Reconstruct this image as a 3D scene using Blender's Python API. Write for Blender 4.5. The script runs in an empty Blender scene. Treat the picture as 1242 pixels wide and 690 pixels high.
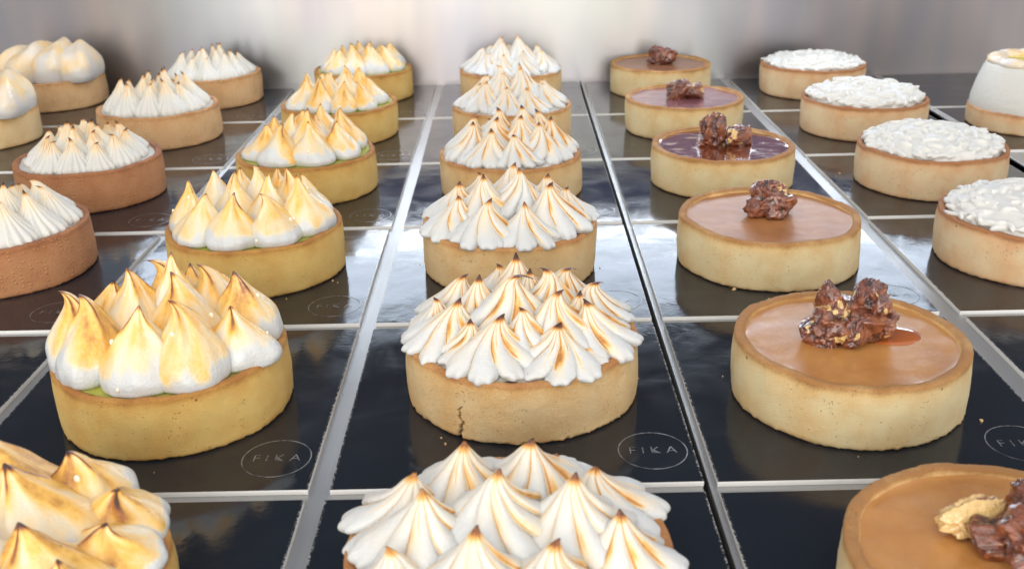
import bpy, bmesh, math, random
import numpy as np
from mathutils import Matrix, Vector
PI = math.pi; CM = 0.01
S = bpy.context.scene; COL = S.collection
# ------------------------------------------------------------------ camera
cd = bpy.data.cameras.new('camera'); cam = bpy.data.objects.new('camera', cd); COL.objects.link(cam)
XR = Vector((0.99976343, -0.00270315, -0.02158205)); YU = Vector((0.02094324, 0.38748283, 0.92163899)); ZF = Vector((-0.00587135, 0.92187296, -0.38744777))
M = Matrix((XR, YU, -ZF)).transposed().to_4x4(); M.translation = Vector((0, 0, 0.17)); cam.matrix_world = M
cd.sensor_width = 36; cd.lens = 36 * 1233.4 / 1242; cd.clip_start = 0.01; cd.clip_end = 50
cd.dof.use_dof = True; cd.dof.focus_distance = 0.37; cd.dof.aperture_fstop = 26
S.camera = cam
# ------------------------------------------------------------------ surroundings light (the dim shop interior)
W = bpy.data.worlds.new('World'); S.world = W; W.use_nodes = True
nt = W.node_tree; bg = nt.nodes['Background']
tc = nt.nodes.new('ShaderNodeTexCoord'); sx = nt.nodes.new('ShaderNodeSeparateXYZ'); mr = nt.nodes.new('ShaderNodeMapRange')
rp = nt.nodes.new('ShaderNodeValToRGB')
nt.links.new(tc.outputs['Generated'], sx.inputs[0]); nt.links.new(sx.outputs['Y'], mr.inputs['Value'])
mr.inputs['From Min'].default_value = -1; mr.inputs['From Max'].default_value = 1
nt.links.new(mr.outputs[0], rp.inputs[0]); nt.links.new(rp.outputs[0], bg.inputs[0])
rp.color_ramp.elements[0].color = (0.80, 0.76, 0.74, 1); rp.color_ramp.elements[0].position = 0.25
rp.color_ramp.elements[1].color = (0.30, 0.33, 0.40, 1); rp.color_ramp.elements[1].position = 0.8
bg.inputs[1].default_value = 0.95
# ------------------------------------------------------------------ lamps
def area(name, loc, target, sx_, sy_, watts, col):
    l = bpy.data.lights.new(name, 'AREA'); l.shape = 'RECTANGLE'; l.size = sx_; l.size_y = sy_; l.energy = watts; l.color = col
    o = bpy.data.objects.new(name, l); COL.objects.link(o); o.location = loc
    o.rotation_euler = (Vector(target) - Vector(loc)).to_track_quat('-Z', 'Y').to_euler(); return o
area('ceiling_lamp', (-0.15, 0.02, 0.75), (0, 0.42, 0), 0.7, 0.45, 1.25, (1.0, 0.965, 0.92))
area('case_strip_lamp', (0.03, 0.80, 0.165), (0.03, 0.20, 0.09), 0.70, 0.070, 0.55, (0.74, 0.85, 1.0))
area('case_tube_lamp', (0.03, 0.79, 0.1195), (0.03, 0.20, 0.08), 0.60, 0.007, 0.22, (0.86, 0.92, 1.0))
area('front_fill_light', (-0.1, -0.62, 0.27), (0, 0.5, 0.05), 1.1, 0.5, 6.6, (1.0, 0.985, 0.95))  # added fill from behind the camera, brightens the fronts of the tarts
area('side_area_light', (0.9, 0.5, 0.5), (0.1, 0.5, 0), 0.5, 0.5, 0.8, (0.92, 0.95, 1.0))  # soft cool area lamp from the right
# ------------------------------------------------------------------ exposure
S.view_settings.view_transform = 'Standard'; S.view_settings.look = 'None'; S.view_settings.gamma = 1; S.view_settings.exposure = 0.42
S.cycles.use_denoising = True; S.cycles.max_bounces = 8; S.cycles.caustics_reflective = False; S.cycles.caustics_refractive = False

# ------------------------------------------------------------------ numpy helpers
_rs = np.random.RandomState(7); _perm = _rs.permutation(256); _perm = np.concatenate([_perm, _perm, _perm]); _grad = _rs.normal(size=(256, 3)); _grad /= np.linalg.norm(_grad, axis=1)[:, None]
def pn(P, s=1.0, seed=0.0):                       # gradient noise, about -1..1
    Q = np.asarray(P, float) * s + seed * 17.31
    I = np.floor(Q).astype(int); f = Q - I; I &= 255; u = f * f * f * (f * (f * 6 - 15) + 10); out = 0
    for dx in (0, 1):
        for dy in (0, 1):
            for dz in (0, 1):
                h = _perm[_perm[_perm[(I[..., 0] + dx) & 255] + ((I[..., 1] + dy) & 255)] + ((I[..., 2] + dz) & 255)]
                g = _grad[h]; d = (g * (f - np.array([dx, dy, dz]))).sum(-1)
                w = (u[..., 0] if dx else 1 - u[..., 0]) * (u[..., 1] if dy else 1 - u[..., 1]) * (u[..., 2] if dz else 1 - u[..., 2])
                out = out + w * d
    return out * 1.6
def fbm(P, s, seed=0, o=3): return sum(pn(P, s * 2 ** k, seed + k * 3.7) / 2 ** k for k in range(o))
def sst(a, b, x): t = np.clip((x - a) / (b - a), 0, 1); return t * t * (3 - 2 * t)

def link(name, me, parent=None, mat=None):
    o = bpy.data.objects.new(name, me); COL.objects.link(o)
    if parent is not None: o.parent = parent
    if mat is not None and not me.materials: me.materials.append(mat)
    return o
def np_mesh(name, V, F, attrs=None, smooth=True):  # V in centimetres, F list/array of quads (or list of arrays of tris/quads)
    me = bpy.data.meshes.new(name); V = np.asarray(V, float) * CM
    Fs = F if isinstance(F, list) else [F]
    me.vertices.add(len(V)); me.vertices.foreach_set('co', V.ravel())
    loops = np.concatenate([f.ravel() for f in Fs]); n = sum(len(f) for f in Fs)
    st = []; c = 0
    for f in Fs: st.append(c + np.arange(len(f)) * f.shape[1]); c += f.size
    me.loops.add(len(loops)); me.loops.foreach_set('vertex_index', loops.astype(np.int32))
    me.polygons.add(n); me.polygons.foreach_set('loop_start', np.concatenate(st).astype(np.int32))
    me.polygons.foreach_set('use_smooth', np.full(n, smooth))
    me.update(calc_edges=True)
    for k, a in (attrs or {}).items():
        at = me.attributes.new(k, 'FLOAT', 'POINT'); at.data.foreach_set('value', np.asarray(a, np.float32))
    return me
def grid_faces(rows, cols, wrap=True, cap=False):
    i, j = np.meshgrid(np.arange(rows - 1), np.arange(cols if wrap else cols - 1), indexing='ij')
    a = i * cols + j; b = i * cols + (j + 1) % cols; F = np.stack([a, b, b + cols, a + cols], -1).reshape(-1, 4)
    return F
def box_mesh(name, x0, x1, y0, y1, z0, z1, bev=0.0):
    bm = bmesh.new(); bmesh.ops.create_cube(bm, size=1)
    for v in bm.verts:
        v.co = Vector(((x0 + x1) / 2 + v.co.x * (x1 - x0), (y0 + y1) / 2 + v.co.y * (y1 - y0), (z0 + z1) / 2 + v.co.z * (z1 - z0))) * CM
    if bev: bmesh.ops.bevel(bm, geom=list(bm.edges), offset=bev * CM, segments=2, affect='EDGES', profile=0.5)
    me = bpy.data.meshes.new(name); bm.to_mesh(me); bm.free(); return me
def empty(name, x, y, z=0, rz=0):
    o = bpy.data.objects.new(name, None); COL.objects.link(o); o.location = (x * CM, y * CM, z * CM); o.rotation_euler = (0, 0, rz); o.empty_display_size = 0.02; return o
def tag(o, label, cat, group=None):
    o['label'] = label; o['category'] = cat
    if group: o['group'] = group
    return o

# ------------------------------------------------------------------ material helpers
class NT:
    def __init__(s, name):
        s.m = bpy.data.materials.new(name); s.m.use_nodes = True; s.t = s.m.node_tree; s.b = s.t.nodes['Principled BSDF']; s.co = None
    def n(s, typ, **kw):
        d = s.t.nodes.new('ShaderNode' + typ)
        for k, v in kw.items():
            if k in d.inputs.keys():
                if isinstance(v, bpy.types.NodeSocket): s.t.links.new(v, d.inputs[k])
                else: d.inputs[k].default_value = v
            else: setattr(d, k, v)
        return d
    def L(s, a, b): s.t.links.new(a, b)
    def obj(s):
        if not s.co: s.co = s.n('TexCoord').outputs['Object']
        return s.co
    def mapping(s, sc): return s.n('Mapping', Vector=s.obj(), Scale=sc).outputs[0]
    def noise(s, scale, detail=3, rough=.5, vec=None, dist=0): return s.n('TexNoise', Vector=vec or s.obj(), Scale=scale, Detail=detail, Roughness=rough, Distortion=dist).outputs[0]
    def attr(s, a): return s.n('Attribute', attribute_name=a).outputs['Fac']
    def math(s, op, a, b=None, c=None, clamp=False):
        d = s.n('Math', operation=op, use_clamp=clamp)
        for i, v in enumerate((a, b, c)):
            if v is None: continue
            if isinstance(v, bpy.types.NodeSocket): s.L(v, d.inputs[i])
            else: d.inputs[i].default_value = v
        return d.outputs[0]
    def ramp(s, fac, stops):
        d = s.n('ValToRGB'); s.L(fac, d.inputs[0]); e = d.color_ramp.elements
        while len(e) < len(stops): e.new(0.5)
        for el, (p_, c) in zip(e, stops): el.position = p_; el.color = (*c, 1) if len(c) == 3 else c
        return d.outputs[0]
    def rng(s, v, a, b, c=0., d=1.): return s.n('MapRange', Value=v, **{'From Min': a, 'From Max': b, 'To Min': c, 'To Max': d}).outputs[0]
    def mix(s, f, a, b, mode='MIX'):
        d = s.n('Mix', data_type='RGBA', blend_type=mode)
        for i, v in ((0, f), (6, a), (7, b)):
            if isinstance(v, bpy.types.NodeSocket): s.L(v, d.inputs[i])
            elif i == 0: d.inputs[0].default_value = v
            else: d.inputs[i].default_value = (*v, 1)
        return d.outputs[2]
    def bump(s, h, dist, strength=1.0, normal=None):
        d = s.n('Bump', Height=h, Strength=strength, Distance=dist)
        if normal: s.L(normal, d.inputs['Normal'])
        return d.outputs[0]
    def set(s, **kw):
        for k, v in kw.items():
            k = k.replace('_', ' ')
            if isinstance(v, bpy.types.NodeSocket): s.L(v, s.b.inputs[k])
            else: s.b.inputs[k].default_value = (*v, 1) if isinstance(v, tuple) and len(v) == 3 and k != 'Subsurface Radius' else v
        return s.m

def meringue_mat(name, rough=.42, coat=0.0, white=(0.61, 0.625, 0.615), cream=(0.88, 0.66, 0.33), gold=(0.74, 0.40, 0.10), sss=.25):
    t = NT(name); a = t.attr('toast'); nz = t.noise(260, 3)
    nb = t.noise(620, 4, .65); f = t.math('ADD', a, t.math('MULTIPLY', t.math('SUBTRACT', nz, .5), t.math('MULTIPLY', a, .55))); f = t.math('ADD', f, t.math('MULTIPLY', t.math('SUBTRACT', nb, .5), t.math('MULTIPLY', a, .45)))
    vs = t.n('TexVoronoi', Vector=t.obj(), Scale=210.0); spot = t.math('MULTIPLY', t.math('LESS_THAN', vs.outputs['Distance'], .07), t.math('GREATER_THAN', t.n('SeparateColor', Color=vs.outputs['Color']).outputs[0], .93)); f = t.math('ADD', f, t.math('MULTIPLY', spot, .45))
    c = t.ramp(f, [(0, white), (.22, tuple(white[i] * .45 + cream[i] * .55 for i in range(3))), (.45, gold), (.68, (0.36, 0.13, 0.03)), (.88, (0.10, 0.03, 0.012)), (1, (0.035, 0.014, 0.01))])
    h = t.math('ADD', t.noise(1100, 3), t.math('MULTIPLY', t.noise(260, 2), 1.8))
    return t.set(Base_Color=c, Roughness=rough, Coat_Weight=coat, Coat_Roughness=.2, Subsurface_Weight=sss, Subsurface_Radius=(1.0, .7, .45), Subsurface_Scale=.0025, Normal=t.bump(h, .00035, .6))
M_SMOOTH = meringue_mat('torched_smooth_meringue', .36, .2, cream=(0.93, 0.68, 0.27), gold=(0.84, 0.50, 0.11))
M_STAR = meringue_mat('torched_star_meringue', .45, .05)
M_FINE = meringue_mat('fine_ridged_meringue', .5, 0, white=(.64, .635, .59))
M_SWIRL = meringue_mat('glossy_swirl_meringue', .35, .3, white=(.66, .66, .65), gold=(.88, .60, .22))

def pastry_mat(name, pale, gold, brown, dots=0.0):
    t = NT(name); bk = t.attr('bake'); n1 = t.noise(110, 4, .6); n2 = t.noise(2600, 3, .75)
    f = t.math('ADD', bk, t.math('MULTIPLY', t.math('SUBTRACT', n1, .5), .9)); f = t.math('ADD', f, t.math('MULTIPLY', t.math('SUBTRACT', n2, .5), .6))
    c = t.ramp(f, [(0.05, pale), (.5, gold), (1, brown)])
    vo = t.n('TexVoronoi', Vector=t.obj(), Scale=170.0); sp = t.math('LESS_THAN', vo.outputs['Distance'], .10)
    gate = t.math('GREATER_THAN', t.n('SeparateColor', Color=vo.outputs['Color']).outputs[0], .86); sp = t.math('MULTIPLY', sp, gate)
    c = t.mix(t.math('MULTIPLY', sp, .75), c, (brown[0] * .35, brown[1] * .3, brown[2] * .3))
    c = t.mix(t.attr('crack'), c, (.10, .045, .015))
    vg = t.n('TexVoronoi', Vector=t.obj(), Scale=700.0).outputs['Distance']; pore = t.math('MULTIPLY', t.rng(vg, .10, .22, 1., 0.), t.rng(t.noise(160, 2), .5, .62)); c = t.mix(t.math('MULTIPLY', pore, .45), c, tuple(x * .6 for x in brown))
    h = t.math('ADD', t.math('MULTIPLY', n2, 1.2), t.math('MULTIPLY', n1, .9)); h = t.math('SUBTRACT', h, t.math('MULTIPLY', sp, 2.5)); h = t.math('ADD', h, t.math('MULTIPLY', pore, -1.2))
    if dots:
        vd = t.n('TexVoronoi', Vector=t.mapping((1, 1, 1.15)), Scale=480.0, Randomness=.45).outputs['Distance']
        dz = t.math('MULTIPLY', t.rng(vd, .16, .30, 1., 0.), t.rng(t.noise(55, 2), .36, .5)); h = t.math('ADD', h, t.math('MULTIPLY', dz, dots)); c = t.mix(t.math('MULTIPLY', dz, .6), c, tuple(min(1, x * 1.35) for x in pale))
    return t.set(Base_Color=c, Roughness=.62, Specular_IOR_Level=.35, Subsurface_Weight=.08, Subsurface_Radius=(1., .5, .2), Subsurface_Scale=.002, Normal=t.bump(h, .0009, .8))
PA = {
 'lime': pastry_mat('golden_pastry', (.88, .62, .21), (.80, .46, .12), (.47, .20, .05)),
 'star': pastry_mat('biscuit_pastry', (.90, .67, .36), (.82, .50, .20), (.50, .21, .07)),
 'caramel': pastry_mat('pale_butter_pastry', (.90, .75, .44), (.84, .57, .25), (.46, .22, .07)),
 'cream': pastry_mat('peach_pastry', (.90, .70, .43), (.84, .50, .25), (.46, .20, .08)),
 'cocoa': pastry_mat('brown_pastry', (.62, .30, .14), (.52, .22, .09), (.29, .11, .05), 1.0),
 'tan': pastry_mat('tan_pastry', (.86, .56, .29), (.76, .43, .19), (.42, .18, .06), .8),
}
def filling_mat(name, col, col2, rough, coat=0.3, grain=.00012):
    t = NT(name); n = t.noise(75, 3, .6); c = t.mix(t.rng(n, .35, .65), col, col2); g = t.noise(2200, 2, .6)
    spk = t.n('TexVoronoi', Vector=t.obj(), Scale=420.0); s_ = t.math('MULTIPLY', t.math('LESS_THAN', spk.outputs['Distance'], .09), t.math('GREATER_THAN', t.n('SeparateColor', Color=spk.outputs['Color']).outputs[1], .9))
    c = t.mix(t.math('MULTIPLY', s_, .6), c, (col2[0] * .3, col2[1] * .3, col2[2] * .3))
    h = t.math('ADD', g, t.math('MULTIPLY', t.noise(170, 2), 1.6))
    return t.set(Base_Color=c, Roughness=rough, Coat_Weight=coat, Coat_Roughness=max(.04, rough * .85), Specular_IOR_Level=.45, Subsurface_Weight=.1, Subsurface_Radius=(1., .4, .1), Subsurface_Scale=.002, Normal=t.bump(h, grain, .6))
M_LIME = filling_mat('lime_curd', (.40, .42, .05), (.50, .47, .10), .35)
M_BERRY = filling_mat('pinkish_cream_filling', (.62, .45, .38), (.55, .40, .36), .4)
M_CAR1 = filling_mat('set_caramel', (.52, .25, .075), (.44, .19, .05), .20, .7, .00020)
M_CAR2 = filling_mat('set_caramel_rosy', (.42, .185, .065), (.34, .135, .042), .34, .25, .0006)
M_CAR3 = filling_mat('dark_runny_caramel', (.15, .035, .018), (.22, .06, .02), .09, 1.0, .00003)
M_CAR4 = filling_mat('mauve_caramel', (.26, .11, .13), (.21, .085, .095), .2, .6, .00005)
M_CAR5 = filling_mat('brown_caramel', (.24, .10, .045), (.19, .075, .035), .4, .2)
def nut_mat():
    t = NT('candied_walnut'); p_ = t.attr('pale'); n = t.noise(420, 4, .65); n2 = t.noise(180, 3, .6)
    c = t.ramp(t.math('ADD', t.math('MULTIPLY', n2, .7), t.math('MULTIPLY', t.attr('dent'), .3)), [(.32, (.022, .007, .005)), (.49, (.085, .019, .009)), (.65, (.23, .06, .018)), (.88, (.48, .20, .06))])
    c = t.mix(t.rng(t.math('ADD', p_, t.math('MULTIPLY', t.math('SUBTRACT', n, .5), .6)), .45, .62), c, (.66, .44, .17))
    h = t.math('ADD', n, t.math('MULTIPLY', t.noise(1300, 2), .4))
    return t.set(Base_Color=c, Roughness=t.rng(n2, .3, .7, .15, .4), Coat_Weight=1.0, Coat_Roughness=.07, Subsurface_Weight=.12, Subsurface_Radius=(1., .3, .1), Subsurface_Scale=.002, Normal=t.bump(h, .0011, .8))
M_NUT = nut_mat()
t = NT('amber_syrup'); M_SYRUP = t.set(Base_Color=(.42, .11, .02), Roughness=.03, Coat_Weight=1.0, Coat_Roughness=.02, Subsurface_Weight=.2, Subsurface_Radius=(1., .3, .05), Subsurface_Scale=.003)
t = NT('whipped_cream'); M_CREAM = t.set(Base_Color=t.mix(t.noise(120, 2), (.67, .675, .65), (.65, .645, .60)), Roughness=.5, Subsurface_Weight=.5, Subsurface_Radius=(1., .9, .8), Subsurface_Scale=.004, Normal=t.bump(t.noise(400, 2), .0003, .4))
t = NT('syrup_bead'); M_BEAD = t.set(Base_Color=(.93, .86, .68), Roughness=.08, Coat_Weight=1.0)
t = NT('yellow_curd'); M_CURD = t.set(Base_Color=(.80, .62, .04), Roughness=.2, Coat_Weight=.5)

# board materials
t = NT('black_gloss_card'); sc_ = t.n('SeparateXYZ', Vector=t.obj()); ax = t.math('ABSOLUTE', sc_.outputs[0]); ay = t.math('ABSOLUTE', sc_.outputs[1])
ed = t.math('MAXIMUM', ax, ay); oi = t.n('ObjectInfo').outputs['Random']
wv = t.n('VectorMath', operation='ADD'); t.L(t.obj(), wv.inputs[0]); cx = t.n('CombineXYZ', X=t.math('MULTIPLY', oi, 7.)); t.L(cx.outputs[0], wv.inputs[1]); wv = wv.outputs[0]
wear = t.math('MULTIPLY', t.rng(ax, .0537, .0545), t.math('GREATER_THAN', t.noise(1300, 3, .7, vec=wv), .53))
sm = t.noise(28, 4, .62, vec=wv, dist=1.2); fleck = t.n('TexVoronoi', Vector=wv, Scale=60.0); fl = t.math('MULTIPLY', t.math('LESS_THAN', fleck.outputs['Distance'], .035), t.math('GREATER_THAN', t.n('SeparateColor', Color=fleck.outputs['Color']).outputs[0], .86))
base = t.mix(t.math('MAXIMUM', wear, t.math('MULTIPLY', fl, .8)), (.009, .0135, .021), (.55, .55, .53))
h = t.math('ADD', t.math('MULTIPLY', t.noise(22, 2, .5, vec=wv), 5.), t.math('ADD', t.math('MULTIPLY', t.noise(140, 3, .6, vec=wv), .55), t.math('MULTIPLY', t.noise(900, 2, vec=wv), .07)))
M_CARD = t.set(Base_Color=base, Roughness=t.rng(sm, .35, .7, .07, .2), Specular_IOR_Level=.52, Normal=t.bump(h, .00022, .55))
t = NT('card_core_edge'); M_CEDGE = t.set(Base_Color=t.mix(t.noise(300, 3), (.93, .93, .91), (.86, .86, .83)), Roughness=.6)
t = NT('worn_silver_foil'); n = t.noise(330, 3, .7); M_FOIL = t.set(Base_Color=t.mix(t.rng(n, .38, .62), (.05, .05, .055), (.46, .46, .46)), Metallic=t.rng(n, .4, .6, .3, .9), Roughness=.4)
def steel(name, col, rough, sc, aniso=0.0, bumpd=.00004):
    t = NT(name); n = t.noise(1.0, 4, .65, vec=t.mapping(sc)); st = t.noise(9, 4, .6)
    c = t.mix(t.rng(n, .3, .7), tuple(x * .95 for x in col), tuple(min(1, x * 1.03) for x in col))
    if aniso: room_refl = t.noise(1.0, 3, .6, vec=t.mapping((11, 1, 2))); c = t.mix(t.rng(room_refl, .36, .64), (.33, .34, .39), (.52, .465, .44)); c = t.mix(t.rng(t.noise(1.0, 2, .5, vec=t.mapping((7, 1, 4))), .5, .7), c, (.45, .465, .44))  # beige and lilac streaks painted in for smeared room reflections
    t.set(Base_Color=c, Metallic=1.0, Roughness=t.rng(st, .3, .7, rough * .85, rough * 1.2), Normal=t.bump(n, bumpd, .5))
    if aniso:
        tg = t.n('Tangent', direction_type='UV_MAP', uv_map='UVMap'); t.set(Anisotropic=aniso, Anisotropic_Rotation=.25); t.L(tg.outputs[0], t.b.inputs['Tangent'])
    return t.m
M_SHELF = steel('brushed_steel_shelf', (.50, .50, .49), .42, (900, 12, 50))
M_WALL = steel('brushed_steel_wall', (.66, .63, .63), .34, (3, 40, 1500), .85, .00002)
t = NT('dark_gap'); M_DARK = t.set(Base_Color=(.012, .012, .015), Roughness=.5)
t = NT('case_panel'); M_PANEL = t.set(Base_Color=(.05, .05, .06), Roughness=.6)

# ------------------------------------------------------------------ the setting
def struct(name, me, mat):
    o = link(name, me, None, mat); o['kind'] = 'structure'; return o
def shelf_panel(name, x0, x1, y0, y1):
    return struct(name, box_mesh(name, x0, x1, y0, y1, -.12, 0, .03), M_SHELF)
shelf_panel('display_shelf', -75, 5.27, -20, 82.5)
shelf_panel('display_shelf_right', 5.50, 28.56, -20, 82.5)
shelf_panel('display_shelf_far_right', 29.25, 80, -20, 82.5)
struct('shelf_base', box_mesh('shelf_base', -75, 80, -20, 82.5, -1.6, -.9), M_DARK)
struct('shelf_lip', box_mesh('shelf_lip', 5.42, 5.52, -20, 82.4, -.6, .13, .02), M_SHELF)
def wall(name, z0, z1, y, mat, th=.4):
    me = box_mesh(name, -75, 80, y, y + th, z0, z1, .05); uv = me.uv_layers.new(name='UVMap')
    for lp in me.loops:
        c = me.vertices[lp.vertex_index].co; uv.data[lp.index].uv = (c.x, c.z)
    return struct(name, me, mat)
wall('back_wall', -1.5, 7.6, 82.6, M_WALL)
t = NT('navy_reflection'); M_NAVY = t.set(Base_Color=(.035, .05, .16), Roughness=.35)
wall('navy_reflection_panel', 7.62, 11.3, 82.5, M_NAVY)  # unseen panel added so the glossy cards mirror navy
wall('upper_back_panel', 21.5, 62, 82.8, M_PANEL)

# ------------------------------------------------------------------ cards
CX = {-3: (-39.8, -28.93), -2: (-28.5, -17.63), -1: (-17.15, -6.26), 0: (-5.64, 5.20), 1: (5.68, 16.55), 2: (17.35, 28.25), 3: (29.45, 40.3)}
def card_mesh():
    hw, hd = 5.44, 5.46
    me = box_mesh('presentation_card', -hw, hw, -hd, hd, 0, .175, .006)
    me.materials.append(M_CARD); me.materials.append(M_CEDGE)
    for p_ in me.polygons:
        p_.material_index = 0 if p_.normal.z > .9 else 1
    return me
def ring_mesh():
    a = np.linspace(0, 2 * PI, 96, endpoint=False); V = []
    for r in (1.03, 1.065): V += [np.stack([r * np.cos(a), r * .98 * np.sin(a), 0 * a + .181], 1)]
    return np_mesh('stamp_ring', np.concatenate(V), grid_faces(2, 96)[:, ::-1][:, [0, 1, 2, 3]], smooth=False)
def text_mesh():
    cu = bpy.data.curves.new('stamp_letters', 'FONT'); cu.body = 'FIKA'; cu.size = .0054; cu.align_x = 'CENTER'; cu.align_y = 'CENTER'; cu.space_character = 1.5; cu.offset = -.00010; cu.resolution_u = 3
    o = bpy.data.objects.new('tmp', cu); COL.objects.link(o); dg = bpy.context.evaluated_depsgraph_get(); me = bpy.data.meshes.new_from_object(o.evaluated_get(dg)); bpy.data.objects.remove(o); bpy.data.curves.remove(cu)
    for v in me.vertices: v.co.z = .181 * CM
    me.name = 'stamp_letters'; me.materials.clear(); return me
CARD, RING, TEXT = card_mesh(), ring_mesh(), text_mesh()
RING.materials.append(M_FOIL); TEXT.materials.append(M_FOIL)
rnd = random.Random(3)
WHERE = {}   # filled by tarts below
def card(c, r):
    x0, x1 = CX[c]; y0 = 24.97 + 11.43 * (r - 1)
    o = link('presentation_card', CARD); rz = rnd.uniform(-.5, .5)
    if (c, r) == (0, 1): rz = .35
    o.location = (((x0 + x1) / 2 + rnd.uniform(-.04, .04)) * CM, (y0 + 5.46) * CM, 0); o.rotation_euler = (0, 0, math.radians(rz))
    for nm, me, dz in (('stamp_ring', RING, 0), ('stamp_letters', TEXT, 0)):
        k = link(nm, me, o); k.location = ((5.44 - 1.26) * CM, (-5.46 + 1.72) * CM, 0)
    return o
CARDS = {}
for c in (-3, -2, -1, 0, 1, 2, 3):
    for r in range(0, 6):
        if c in (-3,) and r < 3: continue
        if c == 3 and r < 4: continue
        if abs(c) == 2 and r < 1: continue
        CARDS[c, r] = card(c, r)

# ------------------------------------------------------------------ tart parts
def shell_mesh(R, H, seed, N=224, crack=None, rim_t=.30, rimbake=.75, basebake=.35, flare=.0, depth=.42):
    nz_ = 60 if crack else 14
    prof = [(R - .30, -.0), (R - .12, .0), (R - .04, .05)] + [(R - .02 + .035 * math.sin(k / nz_ * PI) + flare * k / nz_, .12 + (H - .27) * k / nz_) for k in range(nz_ + 1)]
    Rr = R + flare
    prof += [(Rr - .015, H - .09), (Rr - .025, H - .05), (Rr - .05, H - .015), (Rr - .10, H + .005), (Rr - .17, H + .01), (Rr - rim_t + .05, H), (Rr - rim_t + .01, H - .025), (Rr - rim_t - .03, H - .10), (Rr - rim_t - .06, H - .2), (Rr - rim_t - .08, H - depth), (Rr - rim_t - .3, H - depth - .1)]
    prof = np.array(prof); u = np.linspace(0, 2 * PI, N, endpoint=False)
    r = np.repeat(prof[:, :1], N, 1); z = np.repeat(prof[:, 1:], N, 1); U = np.repeat(u[None], len(prof), 0)
    P = np.stack([r * np.cos(U), r * np.sin(U), z], -1)
    out = np.stack([np.cos(U), np.sin(U), 0 * U], -1)
    P += out * (fbm(P, .35, seed, 2) * .075 + fbm(P, 1.3, seed + 5, 2) * .018 + fbm(P, 7, seed + 2, 2) * .006)[..., None]
    top = sst(H - .5, H, z); ring = np.stack([3 * np.cos(U), 3 * np.sin(U), 0 * U], -1)
    P[..., 2] += top * (fbm(ring, .5, seed + 9, 2) * .05 + fbm(ring, 2.2, seed + 4, 3) * .028 + fbm(P, 7, seed + 14, 2) * .022)
    bot = 1 - sst(0, .2, z); P += out * (bot * fbm(P, 5, seed + 8, 3) * .07)[..., None]
    bake = top ** 3 * rimbake + (1 - sst(0, .22, z)) * basebake + fbm(P, .5, seed + 1, 2) * .18 + .18 + sst(H - .9, H, z) * .2
    bake[-4:] *= .8
    cr = np.zeros_like(r)
    if crack:
        a0, zt = crack; k = 3.85; path = a0 + (.03 * np.sin(z * 5.3) + .05 * sst(.35, .6, z) + .008 * np.sin(z * 23) + .005 * np.sin(z * 61))
        d = np.abs(U - path) * k; wdt = .022 + .035 * np.clip(1 - z / zt, 0, 1); cr = np.exp(-(d / wdt) ** 2) * (z < zt) * (r > R - .2)
        P -= out * (cr * .12)[..., None]; cr2 = cr
    return np_mesh('pastry_shell', P.reshape(-1, 3), grid_faces(len(prof), N), {'bake': bake.ravel(), 'crack': cr.ravel()})
def disc_mesh(name, R, z, seed, N=96, rings=26, men=.05, wob=.02):
    rr = np.linspace(0.02, 1, rings) ** .8 * R; u = np.linspace(0, 2 * PI, N, endpoint=False); r, U = np.meshgrid(rr, u, indexing='ij')
    P = np.stack([r * np.cos(U), r * np.sin(U), z + 0 * r], -1); P[..., 2] += men * np.exp(-(R - r) / .10) * (1 + .8 * fbm(P, 1.5, seed + 2, 2)) + fbm(P, .8, seed, 2) * wob
    return np_mesh(name, P.reshape(-1, 3), grid_faces(rings, N)[:, ::-1])

_K = {'onion': ([0, .05, .12, .25, .38, .52, .66, .80, .91, 1], [.80, .94, 1, .95, .77, .52, .30, .155, .07, .01]),
      'smooth': ([0, .05, .12, .25, .38, .52, .66, .80, .91, 1], [.84, .96, 1, .96, .83, .61, .38, .195, .09, .012]),
      'star': ([0, .05, .12, .25, .38, .52, .66, .80, .91, 1], [.98, 1.07, 1.08, .90, .68, .47, .30, .165, .07, .02]),
      'fine': ([0, .05, .12, .25, .38, .52, .66, .80, .91, 1], [.9, .98, 1, .88, .66, .45, .28, .15, .06, .012])}
def hermite(tk, rk, t):
    tk = np.array(tk); rk = np.array(rk); m = np.gradient(rk, tk); i = np.clip(np.searchsorted(tk, t, 'right') - 1, 0, len(tk) - 2); h = tk[i + 1] - tk[i]; s = (t - tk[i]) / h
    return (2*s**3-3*s**2+1)*rk[i] + (s**3-2*s**2+s)*h*m[i] + (-2*s**3+3*s**2)*rk[i+1] + (s**3-s**2)*h*m[i+1]
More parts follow.
